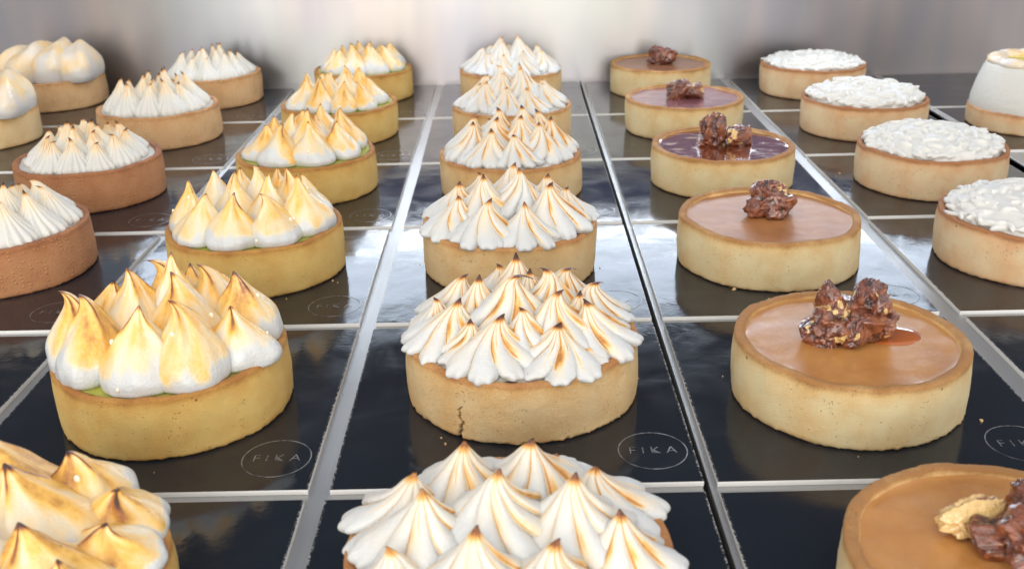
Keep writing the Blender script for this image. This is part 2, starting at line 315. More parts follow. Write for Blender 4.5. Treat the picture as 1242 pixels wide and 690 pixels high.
def kiss(kind, R, H, seed, lean=(0, 0), curl=(0, 0), nf=7, twist=.0, toast=1.0, res=1.0, squash=(1., 0.), onion=False):
    q = np.random.RandomState(seed); nu = int({'smooth': 72, 'star': 210, 'fine': 168}[kind] * res); nt_ = int({'smooth': 44, 'star': 52, 'fine': 46}[kind] * (res ** .7))
    t = np.linspace(0, 1, nt_) ** .92; u = np.linspace(0, 2 * PI, nu, endpoint=False); T, U = np.meshgrid(t, u, indexing='ij')
    r = np.clip(hermite(*_K['onion' if onion else kind], t), .01, 2)[:, None] * R * np.ones_like(U); z = H * T
    dirn = np.stack([np.cos(U), np.sin(U)], -1); Q = np.stack([np.cos(U) * 1.3, np.sin(U) * 1.3, T * 1.6], -1)
    if kind == 'smooth':
        a0 = q.uniform(0, 2 * PI); cr = np.zeros_like(U)
        for k in range(q.randint(2, 4)):
            a = a0 + k * 2.3 + q.uniform(-.4, .4) + T * q.uniform(-.5, .5); d = np.angle(np.exp(1j * (U - a))); cr += np.exp(-(d / .24) ** 2) * sst(.25, .8, T)
        r *= 1 + .42 * cr * sst(.3, .7, T) + .10 * np.cos(2 * (U - a0 - T)) * sst(.1, .6, T) + fbm(Q, 1.0, seed, 2) * .11
        edge = np.clip(cr, 0, 1) ** 3
        side = .55 + .45 * np.cos(U - q.uniform(0, 2 * PI)); nz = fbm(Q, .9, seed + 3, 2)
        n3 = fbm(Q, 2.6, seed + 8, 3); ed_ = T + .16 * side - .05 + .16 * nz + .07 * n3
        ts = sst(.30, .42, ed_) * (.17 + .16 * nz + .12 * side + .05 * n3) + sst(.46, .80, ed_) * .10
        ts += edge * sst(.5, .9, T) * .42 + sst(.90, 1.0, T) * .5
        tl = np.clip(ts * toast, 0, .97)
    else:
        ph = nf * (U + twist * T ** 1.2) / (2 * PI) + q.uniform(0, 1); ph += .16 * pn(np.stack([np.cos(U), np.sin(U), T * 2.], -1), 1.2, seed)
        fl = np.floor(ph).astype(int) % max(nf, 1); f = ph - np.floor(ph)
        rv = q.uniform(0, 1, 40); sk = q.uniform(.75, 1.45, 40)[fl]
        if kind == 'star':
            g = np.sin(PI * f ** (sk * .85)) ** .5; amp = .40 * (1 - .45 * T) * (.75 + .5 * rv[fl])
            r *= (1 - amp * (1 - g)) * (1 + .07 * (rv[fl] - .5)); r *= 1 + fbm(Q, .8, seed, 2) * .05
            hem = (1 - sst(0, .3, T)); r *= 1 + hem * .05 * (rv[(fl + 17) % 40] - .4) * g; r *= 1 + hem * .03 * np.sin(U * nf * 3 + seed); z = z - hem * (g * .12 * R * (.2 + rv[(fl + 5) % 40])) + .05 * hem
            w = .026 + .026 * rv[(fl + 3) % 40]; on = sst(.2, .45, rv[(fl + 7) % 40] + .1)
            line = np.exp(-((f - .09) / w) ** 2) * sst(.02 + .25 * rv[(fl + 9) % 40], .38, T) * (.65 + .4 * rv[(fl + 11) % 40]) * on
            line = np.maximum(line, np.exp(-((f - .52) / .03) ** 2) * (rv[(fl + 21) % 40] > .5) * sst(.3, .7, T) * .6)
            patch = np.exp(-((f - .22) / .17) ** 2) * np.exp(-((T - .38 - .2 * rv[(fl + 1) % 40]) / .17) ** 2) * (rv[(fl + 13) % 40] > .35) * .46
            tip = sst(.80, .97, T) * .72
            ts = (line * 1.0 + patch * .8 + tip + sst(.3, .85, T) * .12 + np.clip(fbm(Q, 1.1, seed + 40, 1), 0, 1) * .16 * sst(.1, .4, T)) * toast; ts *= 1 + .25 * fbm(Q, 3, seed, 1)
            tl = np.clip(np.minimum(ts, .60 + .35 * sst(.82, .95, T)), 0, .95)
        else:
            g = 1 - np.abs(2 * f - 1); amp = .13 * (1 - .3 * T)
            r *= 1 - amp * (1 - g ** .8); r *= 1 + fbm(Q, .9, seed, 2) * .08
            line = sst(.6, .9, g) * sst(.25, .8, T) * .22 * rv[(fl + 3) % 40]
            ts = (line + sst(.80, .93, T) * .25 + sst(.88, 1., T) * .6 + np.exp(-((T - .75) / .18) ** 2) * .08) * toast
            tl = np.clip(ts, 0, .97)
    c2 = np.clip((T - .72) / .28, 0, 1) ** 2
    X = r * dirn[..., 0] * squash[0] ; Y = r * dirn[..., 1] / squash[0]
    if squash[1]: cs, sn = math.cos(squash[1]), math.sin(squash[1]); X, Y = X * cs - Y * sn, X * sn + Y * cs
    X = X + lean[0] * T ** 1.7 + curl[0] * c2; Y = Y + lean[1] * T ** 1.7 + curl[1] * c2
    z = z - c2 * math.hypot(*curl) * .45 * np.clip((T - .8) / .2, 0, 1)
    return np_mesh('meringue_peak', np.stack([X, Y, z], -1).reshape(-1, 3), grid_faces(nt_, nu), {'toast': tl.ravel()})

def add_kiss(parent, mat, x, y, z, *a, **k):
    o = link('meringue_peak', kiss(*a, **k), parent, mat); o.location = (x * CM, y * CM, z * CM); o.rotation_euler = (0, 0, 0); return o
ZT = .18   # tart base height on its card
RIM = 2.12
def base_tart(name, x, y, kind, seed, R=3.83, H=RIM, fill=None, fz=None, **kw):
    e = empty(name, x, y, ZT, 0); link('pastry_shell', shell_mesh(R, H, seed, **kw), e, PA[kind])
    if fill is not None: link('filling', disc_mesh('filling', R - .31, (fz if fz is not None else H - .22), seed), e, fill)
    return e
def beads(parent, seed, n, pts):
    q = np.random.RandomState(seed); Vs, Fs, c = [], [], 0; a = np.linspace(0, 2 * PI, 8, endpoint=False); b = np.linspace(.01, PI - .01, 6)
    B, A = np.meshgrid(b, a, indexing='ij'); sp = np.stack([np.sin(B) * np.cos(A), np.sin(B) * np.sin(A), np.cos(B)], -1).reshape(-1, 3); F = grid_faces(6, 8)[:, ::-1]
    for i in range(n):
        p_ = pts[q.randint(len(pts))]; Vs.append(sp * q.uniform(.025, .085) * np.array([1, .8, 1.4]) + p_); Fs.append(F + c); c += len(sp)
    o = link('syrup_beads', np_mesh('syrup_beads', np.concatenate(Vs), np.concatenate(Fs)), parent, M_BEAD); o['kind'] = 'stuff'
def surf_pts(parent, sel, lo=.15, hi=.75, seed=0):
    q = np.random.RandomState(seed); out = []
    for o in sel:
        me = o.data; n = len(me.vertices); V = np.empty(n * 3); me.vertices.foreach_get('co', V); V = V.reshape(-1, 3) / CM; zz = V[:, 2] / V[:, 2].max()
        idx = np.where((zz > lo) & (zz < hi) & (V[:, 1] < .3 * abs(V[:, 1]).max()))[0]
        for i in q.choice(idx, 6): out.append(V[i] + np.array(o.location) / CM)
    return out

# --- lime tarts: smooth teardrop peaks
def lime_tart(x, y, seed, label, peaks, res=1.0, R=3.83, toast=1.0, nb=14, onion=True):
    e = base_tart('meringue_tart', x, y, 'lime', seed, R, fill=M_LIME, fz=RIM - .12, rimbake=.55)
    tag(e, label, 'tart', 'tarts with smooth torched meringue peaks'); ks = []
    for i, (px, py, r, h, lx, ly, cx_, cy_) in enumerate(peaks):
        q = np.random.RandomState(seed * 50 + i)
        ks.append(add_kiss(e, M_SMOOTH, px * .94, py * .94, RIM - .16, 'smooth', r * .985, h * (1.12 if seed == 6 else .94), seed * 50 + i, (lx + q.uniform(-.12, .12), ly), (cx_ * 1.25 + q.uniform(-.2, .2), cy_ + q.uniform(-.15, .15)), res=res, toast=toast * q.uniform(.85, 1.15), squash=(q.uniform(.86, 1.16), q.uniform(0, 3)), onion=onion))
    if nb: beads(e, seed, nb, surf_pts(e, ks, seed=seed))
    return e
def ring_peaks(seed, n1=8, n2=4, r1=2.35, r2=.95, R=1.22, H=2.3, H2=2.6, a0=None, cj=.15, lj=.3):
    q = np.random.RandomState(seed + 900); a0 = q.uniform(0, PI) if a0 is None else a0; out = []
    for n, rr, h in ((n1, r1, H), (n2, r2, H2)):
        for k in range(n):
            a = a0 + (k + (.5 if rr == r2 else 0)) * 2 * PI / n + q.uniform(-.08, .08); r_ = rr * q.uniform(.95, 1.04)
            out.append((r_ * math.cos(a), r_ * math.sin(a), R * q.uniform(.93, 1.07), h * q.uniform(.86, 1.14), -lj * math.cos(a) + q.uniform(-.2, .2), -lj * math.sin(a) + q.uniform(-.2, .2), q.uniform(-cj, cj), q.uniform(-cj, cj)))
    return out
# tip x, y relative to the tart centre (as seen), height
m1r1 = [(-2.65, -1.0, 1.12, 2.9, -.1, .2, -.22, 0), (-2.0, -1.75, 1.18, 2.95, .05, .35, -.15, .1), (-2.35, .9, 1.1, 2.5, .3, -.2, .22, 0), (-1.15, .35, 1.3, 3.1, .0, 0, -.15, 0),
        (-.2, 1.75, 1.25, 3.1, -.2, -.1, -.45, 0), (.1, 1.1, 1.2, 3.35, .0, 0, -.05, 0), (.75, -.5, 1.35, 3.25, -.1, 0, -.1, 0), (1.35, -2.05, 1.32, 2.95, .0, .0, -.15, .0), (-.15, -2.35, 1.34, 2.75, .15, .1, .05, .0),
        (1.25, 1.75, 1.25, 2.7, -.25, 0, -.2, 0), (2.5, .9, 1.2, 2.7, -.05, -.1, .05, 0), (2.62, -.95, 1.2, 2.15, -.05, -.15, .05, .0), (.4, 2.5, 1.1, 2.4, 0, -.2, 0, 0)]
lime_tart(-11.54, 30.35, 1, 'golden tart with tall torched smooth meringue flames, its left peaks hooked', m1r1, 1.4, 3.77, 1.14, 34, False)
q2 = [(-2.75, -.7, 1.15, 2.6, .2, .1, .0, 0), (-1.95, -1.9, 1.2, 2.3, .35, .2, .05, 0), (-.35, -2.5, 1.28, 2.5, .15, .1, .05, 0), (1.45, -2.15, 1.28, 2.35, -.2, .2, -.1, 0), (2.65, -.9, 1.2, 2.75, -.1, 0, .05, 0),
      (-1.9, 1.3, 1.15, 2.5, .1, -.2, 0, 0), (-.75, .1, 1.2, 2.75, .1, 0, 0, 0), (.9, -.5, 1.25, 2.7, .1, .2, 0, 0), (.2, 1.4, 1.15, 2.7, 0, -.1, 0, 0), (1.6, 1.1, 1.2, 2.6, 0, -.1, -.1, 0), (-.9, 2.4, 1.1, 2.3, 0, -.2, 0, 0), (2.4, 1.2, 1.15, 2.3, -.1, -.2, 0, 0), (.8, 2.6, 1.1, 2.2, 0, -.3, 0, 0)]
lime_tart(-11.65, 42.7, 2, 'golden tart with squat teardrop meringues, green curd showing, behind the tall hooked flames', q2, 1.2, 3.85, 1.02, 34)
lime_tart(-11.55, 54.7, 3, 'smooth peaked meringue tart directly behind the squat teardrop one', ring_peaks(33, 8, 4, 2.4, 1.0, 1.22, 2.4, 2.6), 1.0, 3.8, 1.1, 14)
lime_tart(-11.57, 66.7, 4, 'smooth peaked meringue tart, second from the steel wall in the left column', ring_peaks(45, 9, 4, 2.4, 1.0, 1.1, 2.2, 2.4), .8, 3.8, 1.0, 0)
lime_tart(-11.53, 78.6, 5, 'orange torched smooth meringue tart standing against the steel back wall', ring_peaks(51, 9, 4, 2.4, 1.0, 1.1, 2.0, 2.2), .8, 3.75, 1.05, 0)
q0 = [(-.2, 1.7, 1.5, 2.5, -.5, .1, -.35, .1), (1.2, 2.3, 1.35, 1.7, .1, 0, -.2, 0), (2.3, 1.5, 1.3, 1.3, .2, -.2, 0, 0), (-1.6, 2.5, 1.35, 1.6, -.1, -.2, -.2, 0), (2.6, .2, 1.3, 1.2, .1, -.3, 0, 0), (.9, .6, 1.6, 2.1, -.6, .3, -.1, 0), (-1.1, .2, 1.55, 2.5, -.3, .3, -.2, 0),
      (1.6, -1.2, 1.6, 1.7, -.3, .4, 0, 0), (-2.8, .6, 1.2, 2.2, .2, 0, 0, 0), (0, -1.6, 1.5, 2.1, 0, .3, 0, 0), (-1.9, -1.7, 1.3, 2.2, 0, .3, 0, 0), (.8, -2.7, 1.2, 1.8, 0, .2, 0, 0), (2.5, -1.9, 1.1, 1.4, 0, .2, 0, 0)]
lime_tart(-12.0, 19.0, 6, 'orange toasted meringue tart cut off by the bottom left corner', q0, 1.4, 3.77, 1.3, 8, False)

# --- star piped tarts
def star_tart(x, y, seed, label, peaks, res=1.0, R=3.83, toast=1.0, crack=None, N=224):
    e = base_tart('meringue_tart', x, y, 'star', seed, R, fill=M_BERRY, fz=RIM - .2, crack=crack, N=N, rimbake=.5)
    tag(e, label, 'tart', 'tarts with star piped meringue')
    dm = disc_mesh('meringue_base', R - .28, RIM - .12, seed + 3, wob=.06); Vb = np.empty(len(dm.vertices) * 3); dm.vertices.foreach_get('co', Vb); Vb = Vb.reshape(-1, 3); Vb[:, 2] += (.62 * np.clip(1 - (np.hypot(Vb[:, 0], Vb[:, 1]) / (CM * 3.5)) ** 2, 0, 1)) * CM; dm.vertices.foreach_set('co', Vb.ravel()); dm.update(); at = dm.attributes.new('toast', 'FLOAT', 'POINT'); at.data.foreach_set('value', np.full(len(Vb), .06, np.float32)); link('meringue_base', dm, e, M_STAR)
    for i, (px, py, r, h, lx, ly, cx_, cy_) in enumerate(peaks):
        q = np.random.RandomState(seed * 70 + i)
        rad = math.hypot(px, py); k_ = min(1, rad / 2.6)
        add_kiss(e, M_STAR, px * .965, py * .965, RIM - .1 + .5 * (1 - k_ ** 2), 'star', r * 1.0, h * .98 + .12, seed * 70 + i, (lx, ly), (cx_ + q.uniform(-.14, .14), cy_), nf=q.choice([7, 8, 8, 9]), twist=q.uniform(.4, 1.3) * (1 if q.rand() > .25 else -1), res=res, toast=1.12 * toast * q.uniform(.75, 1.15))
    return e
c0r1 = [(-2.35, 1.35, 1.45, 1.65, .25, .0, .1, 0), (-.75, 2.35, 1.35, 1.6, .1, -.1, -.1, 0), (-.15, 1.6, 1.45, 1.95, 0, -.1, .12, 0), (1.6, 1.75, 1.45, 1.75, -.1, -.2, .42, -.1), (1.0, .35, 1.3, 1.85, 0, 0, -.22, 0), (2.5, .75, 1.45, 1.65, -.05, -.2, .38, 0),
        (-2.45, -.75, 1.5, 1.55, .35, .0, .1, 0), (-.35, -.45, 1.5, 2.05, .0, -.1, .62, -.2), (-.9, -2.25, 1.55, 1.5, .2, .15, .25, .1), (1.15, -1.1, 1.4, 1.75, .0, -.1, .25, 0), (1.15, -2.4, 1.5, 1.3, .0, .2, .12, 0), (2.5, -1.05, 1.45, 1.55, -.3, .1, -.05, 0), (-1.45, .35, 1.2, 1.6, 0, 0, .1, 0), (.1, -1.6, 1.15, 1.3, 0, 0, -.1, 0)]
star_tart(0.09, 31.0, 1, 'biscuit tart with a cracked side under dark lined meringue stars', c0r1 + [(-2.9, .3, 1.05, 1.2, 0, 0, 0, 0), (2.0, -.2, 1.1, 1.3, 0, 0, 0, 0), (-1.7, -1.7, 1.1, 1.15, 0, 0, .1, 0), (.3, .8, 1.1, 1.5, 0, 0, 0, 0)], 1.5, 3.92, 1.25, crack=(math.radians(238), 1.15), N=900)
star_tart(-.33, 42.3, 12, 'star meringue tart with white fluted peaks directly behind the cracked tart', [(-2.4, 1.0, 1.45, 1.55, .2, 0, 0, 0), (-1.3, 2.3, 1.4, 1.7, .1, -.2, -.2, 0), (.2, 1.9, 1.5, 1.95, 0, -.1, .1, 0), (1.8, 1.6, 1.45, 1.6, 0, -.1, .1, .1), (-1.1, -.2, 1.4, 1.75, 0, .1, -.05, 0), (.45, .1, 1.4, 1.9, .1, 0, 0, 0), (-2.4, -1.0, 1.45, 1.5, .3, .1, 0, 0), (-1.0, -2.3, 1.5, 1.7, .15, .2, 0, 0), (.75, -2.4, 1.4, 1.5, -.05, .2, 0, 0), (2.0, -1.1, 1.6, 2.0, -.3, .0, .12, .1), (2.7, .5, 1.35, 1.4, -.2, 0, .1, .1)], 1.25, 3.80, .95)
def star_ring(seed, **k):
    k = dict(dict(n1=9, n2=4, r1=2.45, r2=1.05, R=1.35, H=1.6, H2=1.9, cj=.25, lj=.2), **k); return ring_peaks(seed, **k)
star_tart(-.25, 53.6, 13, 'star meringue tart with amber patches, behind the white fluted one', star_ring(61, H=1.75), 1.0, 3.85, 1.2)
star_tart(-.15, 65.2, 14, 'meringue star tart second from the back wall in the middle column', star_ring(72, H=1.5), .8, 3.85, .8)
star_tart(-.2, 77.0, 15, 'white meringue star tart at the back wall in the middle column', star_ring(81, H=1.6, H2=2.0), .75, 3.83, .6)
c0r0 = [(-2.5, .9, 1.55, 1.5, .2, 0, 0, 0), (-1.15, 1.7, 1.5, 1.65, .1, 0, 0, 0), (.55, 1.75, 1.55, 1.65, 0, -.05, .05, 0), (2.35, 1.2, 1.5, 1.45, -.3, -.05, .2, 0), (-1.9, -.4, 1.6, 1.6, 0, .1, 0, 0), (-.2, -.1, 1.5, 1.7, -.05, 0, 0, 0), (1.6, -.2, 1.5, 1.8, -.05, 0, -.05, 0), (-2.5, -2, 1.4, 1.4, 0, .2, 0, 0), (-.7, -2, 1.5, 1.7, 0, .2, 0, 0), (1, -2.2, 1.5, 1.6, 0, .2, 0, 0), (2.6, -1, 1.4, 1.5, 0, .2, 0, 0), (-.9, 2.6, 1.2, .9, 0, 0, 0, 0), (1.2, 2.6, 1.2, .9, 0, 0, 0, 0)]
star_tart(-.35, 19.4, 16, 'meringue star tart cut off by the bottom edge in the middle', c0r0, 1.5, 3.83, .85)

# --- fine ridged tarts on brown pastry
def fine_tart(x, y, seed, label, pastry, peaks, res=1.0, R=3.85, toast=1.0, nf=17, H=2.15):
    e = base_tart('meringue_tart', x, y, pastry, seed, R, H=H, fill=M_BERRY, fz=H - .25, rimbake=.35, rim_t=.34)
    tag(e, label, 'tart', 'tarts with finely ridged meringue peaks')
    link('meringue_base', disc_mesh('meringue_base', R - .33, H - .16, seed + 3, wob=.05), e, M_FINE)
    for i, (px, py, r, h, lx, ly, cx_, cy_) in enumerate(peaks):
        q = np.random.RandomState(seed * 90 + i); add_kiss(e, M_FINE, px, py, H - .18, 'fine', r * 1.1, h, seed * 90 + i, (lx, ly), (cx_, cy_), nf=nf, twist=q.uniform(-.3, .5), res=res, toast=1.5 * toast * q.uniform(.8, 1.2))
    return e
def fine_ring(seed, **k):
    k = dict(dict(n1=9, n2=5, r1=2.3, r2=1.0, R=1.12, H=1.9, H2=2.2, cj=.2, lj=.35), **k); return ring_peaks(seed, **k)
fine_tart(-23.2, 43.05, 1, 'dark brown tart with dotted side and ridged meringue, cut by the left edge', 'cocoa', fine_ring(5, n1=10, n2=5, R=1.15, H=1.9, H2=2.3, cj=.45), 1.1, 3.83, 1.2)
fine_tart(-23.55, 54.45, 2, 'dark brown tart crowded with many short meringues tipped black', 'cocoa', fine_ring(6, n1=11, n2=6, R=1.0, H=1.7, H2=2.1, cj=.5), 1.0, 3.9, 1.9)
fine_tart(-23.65, 66.9, 3, 'tan tart with straight ivory ridged peaks, third of the far left diagonal towards the wall', 'tan', fine_ring(7, n1=10, n2=5, R=1.05, H=2.1, H2=2.5), .8, 3.93, 1.4, 14)
fine_tart(-23.1, 78.0, 4, 'tan tart with pure white ridged peaks close to the steel wall', 'tan', fine_ring(8, n1=11, n2=6, H=1.9, H2=2.3, R=.95), .8, 3.7, .8, 14)

# --- far left swirl tarts
def swirl_tart(x, y, seed, label, lobes, pastry='tan'):
    e = base_tart('meringue_tart', x, y, pastry, seed, 3.83, H=2.15, fill=M_BERRY, rimbake=.4); tag(e, label, 'tart', 'tarts with big smooth meringue swirls')
    for i, (px, py, a, b, h, ang) in enumerate(lobes):
        u = np.linspace(0, 2 * PI, 64, endpoint=False); v = np.linspace(0.02, PI * .62, 30); Vv, U = np.meshgrid(v, u, indexing='ij')
        X = a * np.sin(Vv) * np.cos(U); Y = b * np.sin(Vv) * np.sin(U); Z = h * (np.cos(Vv) + .35)
        P = np.stack([X, Y, Z], -1); d = fbm(P, .7, seed + i * 3, 2); P *= (1 + .04 * d)[..., None]; P[..., 0] += .25 * np.sin(P[..., 1] * 1.3 + i); P[..., 2] += .35 * np.exp(-((P[..., 0] - .5) / .45) ** 2) * (P[..., 2] > .3 * h)
        ts = sst(.2, .7, P[..., 2] / h + .3 * d) * (.2 + .28 * fbm(P, .5, seed + i, 2)) + .03
        cs, sn = math.cos(ang), math.sin(ang); P = np.stack([P[..., 0] * cs - P[..., 1] * sn, P[..., 0] * sn + P[..., 1] * cs, P[..., 2]], -1)
        o = link('meringue_swirl', np_mesh('meringue_swirl', P.reshape(-1, 3), grid_faces(30, 64)[:, ::-1], {'toast': np.clip(ts, 0, .9).ravel()}), e, M_SWIRL); o.location = (px * CM, py * CM, (RIM - .1) * CM)
    return e
LB = [(2.2, -.2, 1.75, 2.9, 1.75, .35), (.75, -.1, 1.5, 3.5, 1.85, .15), (-.85, -.1, 1.55, 3.5, 1.8, -.1), (-2.3, 0, 1.6, 2.8, 1.6, -.35)]
swirl_tart(-35.5, 78.4, 1, 'tan tart with fat rounded meringue folds, farthest left against the steel wall', LB)
swirl_tart(-35.9, 67.1, 2, 'tart with yellow torched fat meringue fold, its left half outside the photo', LB, 'star')

# --- caramel tarts with candied walnuts
def nut_piece(parent, x, y, z, sx_, sy_, sz_, seed, pale=.0, rot=0., sub=5):
    bm = bmesh.new(); bmesh.ops.create_icosphere(bm, subdivisions=sub, radius=1.0)
    V = np.array([v.co[:] for v in bm.verts]); F = np.array([[v.index for v in f.verts] for f in bm.faces]); bm.free()
    n = V.copy(); d1 = fbm(V, 1.1, seed, 2); rid = 1 - np.abs(pn(V + .4 * fbm(V, 1.5, seed + 8, 1)[:, None], 1.8, seed + 2)) * 2.2; rid = np.clip(rid, -1, 1); d3 = fbm(V, 5, seed + 4, 3)
    V = 1.14 * n * (1 + .28 * d1 + .20 * rid + .10 * d3 + .05 * fbm(V, 11, seed + 9, 2))[:, None]
    qq = np.random.RandomState(seed + 5)
    for k in range(5):
        w = qq.normal(size=3); w /= np.linalg.norm(w); V = V - w * (np.maximum(0, V @ w - qq.uniform(.7, 1.0)) * .8)[:, None]
    V = V * np.array([sx_, sy_, sz_]) ; V[:, 2] = np.maximum(V[:, 2], -sz_ * .8 + .05 * d3)
    c, s = math.cos(rot), math.sin(rot); V = np.stack([V[:, 0] * c - V[:, 1] * s, V[:, 0] * s + V[:, 1] * c, V[:, 2]], 1)
    pl = sst(.15, .55, pn(n, 1.4, seed + 21) + pale - .45) if pale > 0 else np.zeros(len(V))
    o = link('walnut_piece', np_mesh('walnut_piece', V, F, {'pale': pl, 'dent': .5 + .5 * rid}), parent, M_NUT); o.location = (x * CM, y * CM, z * CM); return o
def caramel_tart(x, y, seed, label, fill, nuts, R=3.83, N=224, fz=RIM - .16):
    e = base_tart('caramel_tart', x, y, 'caramel', seed, R, fill=fill, fz=fz, N=N, rimbake=.62, rim_t=.36)
    tag(e, label, 'tart', 'caramel tarts topped with candied walnuts')
    for i, a in enumerate(nuts): nut_piece(e, *a[:6], seed * 31 + i * 7, *a[6:])
    return e
g = RIM - .16
ct = caramel_tart(10.88, 30.1, 1, 'pale caramel tart with a tall walnut cluster and an amber syrup puddle', M_CAR1,
  [(-.45, .15, g + .45, .75, .62, .58, .55, .3), (.45, .1, g + .5, .85, .65, .62, .0, -.4), (-.72, .55, g + 1.15, .42, .42, .55, .0, 0), (.62, .6, g + 1.1, .62, .45, .6, .25, .7), (1.0, .0, g + .45, .45, .4, .42, .45, .7), (-1.15, .3, g + .35, .42, .38, .36, .5, .7), (-.85, -.15, g + .3, .5, .45, .42, .3, 0), (.05, -.35, g + .4, .5, .42, .5, .35, 1), (.95, .3, g + .95, .42, .4, .6, .35, 0), (-.45, .1, g + 1.0, .36, .34, .3, 1.0, 0), (0, .5, g + .8, .6, .5, .5, .0, 0)], 3.77, 320)
def puddle(parent, x, y, z, a, b, h, seed):
    u = np.linspace(0, 2 * PI, 64, endpoint=False); rr = np.linspace(.02, 1, 14); r, U = np.meshgrid(rr, u, indexing='ij'); P = np.stack([a * r * np.cos(U), b * r * np.sin(U), h * np.sqrt(np.clip(1 - r ** 4, 0, 1))], -1)
    P[..., :2] *= (1 + .1 * pn(np.stack([np.cos(U), np.sin(U), 0 * U], -1), 1.2, seed))[..., None]
    o = link('syrup_puddle', np_mesh('syrup_puddle', P.reshape(-1, 3), grid_faces(14, 64)[:, ::-1]), parent, M_SYRUP); o.location = (x * CM, y * CM, z * CM)
puddle(ct, 1.25, .25, g, 1.15, .75, .07, 3)
caramel_tart(11.12, 42.4, 2, 'caramel tart with one round nut cluster, directly behind the syrup puddle tart', M_CAR2,
  [(.0, .25, g + .5, .78, .62, .66, .0, .2), (.55, .2, g + .45, .6, .55, .6, .3, 0), (-.1, .45, g + 1.05, .55, .5, .5, .0, 0), (.35, .2, g + 1.0, .35, .3, .42, 1.0, .4), (-.45, .15, g + .4, .48, .45, .45, .2, 0), (.2, -.1, g + .35, .5, .4, .4, .2, 0)], 3.93)
caramel_tart(11.4, 54.4, 3, 'caramel tart with dark shiny filling and two separate walnut pieces', M_CAR3,
  [(-.5, .1, g + .5, .72, .55, .95, .25, .5), (-.7, .2, g + .3, .6, .5, .5, .0, .5), (.85, .2, g + .42, .75, .55, .52, .3, -.3), (.6, -.1, g + .35, .5, .4, .4, .75, .2)], 3.87)
caramel_tart(11.2, 66.3, 4, 'caramel tart with mauve glossy filling and two small nut lumps', M_CAR4,
  [(-.35, .1, g + .42, .68, .55, .6, .2, .2), (.55, .1, g + .38, .55, .5, .52, .5, 0), (-.1, .2, g + .75, .4, .35, .35, .0, 0), (-.7, -.1, g + .25, .4, .4, .35, .2, 0)], 3.86)
caramel_tart(11.25, 78.1, 5, 'brown caramel tart against the back wall with one reddish nut lump', M_CAR5,
  [(.1, .2, g + .45, .85, .6, .6, .0, -.3), (-.2, .4, g + .85, .55, .45, .42, .0, 0), (.55, .1, g + .5, .55, .5, .45, .0, 0)], 3.8)
caramel_tart(11.15, 18.75, 6, 'caramel tart with a cream coloured walnut flake cut off by the bottom right corner', M_CAR1,
  [(-.15, .35, g + .3, .9, .6, .38, .05, .2), (.5, -.1, g + .5, .8, .7, .6, .0, 0), (-.55, 1.0, g + .42, .72, .36, .42, 1.4, .15), (.75, .9, g + .7, .5, .5, .7, .1, 0)], 3.80, 320)

# --- whipped cream tarts
def cream_tart(x, y, seed, label, R=3.87, res=1.0, dome=.88):
    e = base_tart('cream_tart', x, y, 'cream', seed, R, fill=M_CREAM, fz=RIM - .3, rimbake=.8, rim_t=.3)
    tag(e, label, 'tart', 'tarts topped with ruffled white cream')
    q = np.random.RandomState(seed + 44); Vs, Fs, c = [], [], 0
    a = np.linspace(0, 2 * PI, 20, endpoint=False); b = np.linspace(0, PI, 13); B, A = np.meshgrid(b, a, indexing='ij'); sp = np.stack([np.sin(B) * np.cos(A), np.sin(B) * np.sin(A), np.cos(B)], -1); F = grid_faces(13, 20)[:, ::-1]
    a2 = np.linspace(0, 2 * PI, 48, endpoint=False); b2 = np.linspace(0, PI, 24); B2, A2 = np.meshgrid(b2, a2, indexing='ij'); big = np.stack([np.sin(B2) ** .8 * np.cos(A2), np.sin(B2) ** .8 * np.sin(A2), np.cos(B2)], -1) * np.array([R - .42, R - .42, dome]) + np.array([0, 0, RIM - .12])
    Vs.append(big.reshape(-1, 3)); Fs.append(grid_faces(24, 48)[:, ::-1]); c = big.shape[0] * big.shape[1]
    for i in range(170):
        rad = (R - .5) * math.sqrt(q.uniform(0, 1)) if i > 44 else (R - .45) * q.uniform(.96, 1.03); an = q.uniform(0, 2 * PI) if i > 44 else i * 2 * PI / 45 + q.uniform(-.05, .05); px, py = rad * math.cos(an), rad * math.sin(an); pz = RIM - .12 + dome * max(0, 1 - (rad / (R - .3)) ** 2) ** .5 + q.uniform(-.06, .10)
        P2 = sp * np.array([q.uniform(.30, .62), q.uniform(.09, .16), q.uniform(.12, .22)]); P2[..., 1] += .6 * P2[..., 0] ** 2 * q.choice([-1, 1])
        th = q.uniform(-.9, .9); cs, sn = math.cos(th), math.sin(th); y2 = P2[..., 1] * cs - P2[..., 2] * sn; z2 = P2[..., 1] * sn + P2[..., 2] * cs
        ph = an + PI / 2 + q.uniform(-.9, .9); cs, sn = math.cos(ph), math.sin(ph); X = P2[..., 0] * cs - y2 * sn; Y = P2[..., 0] * sn + y2 * cs
        Vs.append((np.stack([X, Y, z2], -1) + np.array([px, py, pz])).reshape(-1, 3)); Fs.append(F + c); c += sp.shape[0] * sp.shape[1]
    tmp = bpy.data.objects.new('tmp', np_mesh('tmp', np.concatenate(Vs), np.concatenate(Fs))); COL.objects.link(tmp)
    m = tmp.modifiers.new('r', 'REMESH'); m.mode = 'VOXEL'; m.voxel_size = .00048; m.use_smooth_shade = True; m2 = tmp.modifiers.new('s', 'SMOOTH'); m2.iterations = 7; m2.factor = .5
    me = bpy.data.meshes.new_from_object(tmp.evaluated_get(bpy.context.evaluated_depsgraph_get())); me.name = 'whipped_cream'; bpy.data.objects.remove(tmp); me.materials.clear()
    link('whipped_cream', me, e, M_CREAM)
    return e
cream_tart(22.4, 41.95, 1, 'cream tart cut off by the right edge of the photo', 3.8)
cream_tart(22.5, 53.4, 2, 'whole cream tart nearest the front in the column of white ruffles', 3.87)
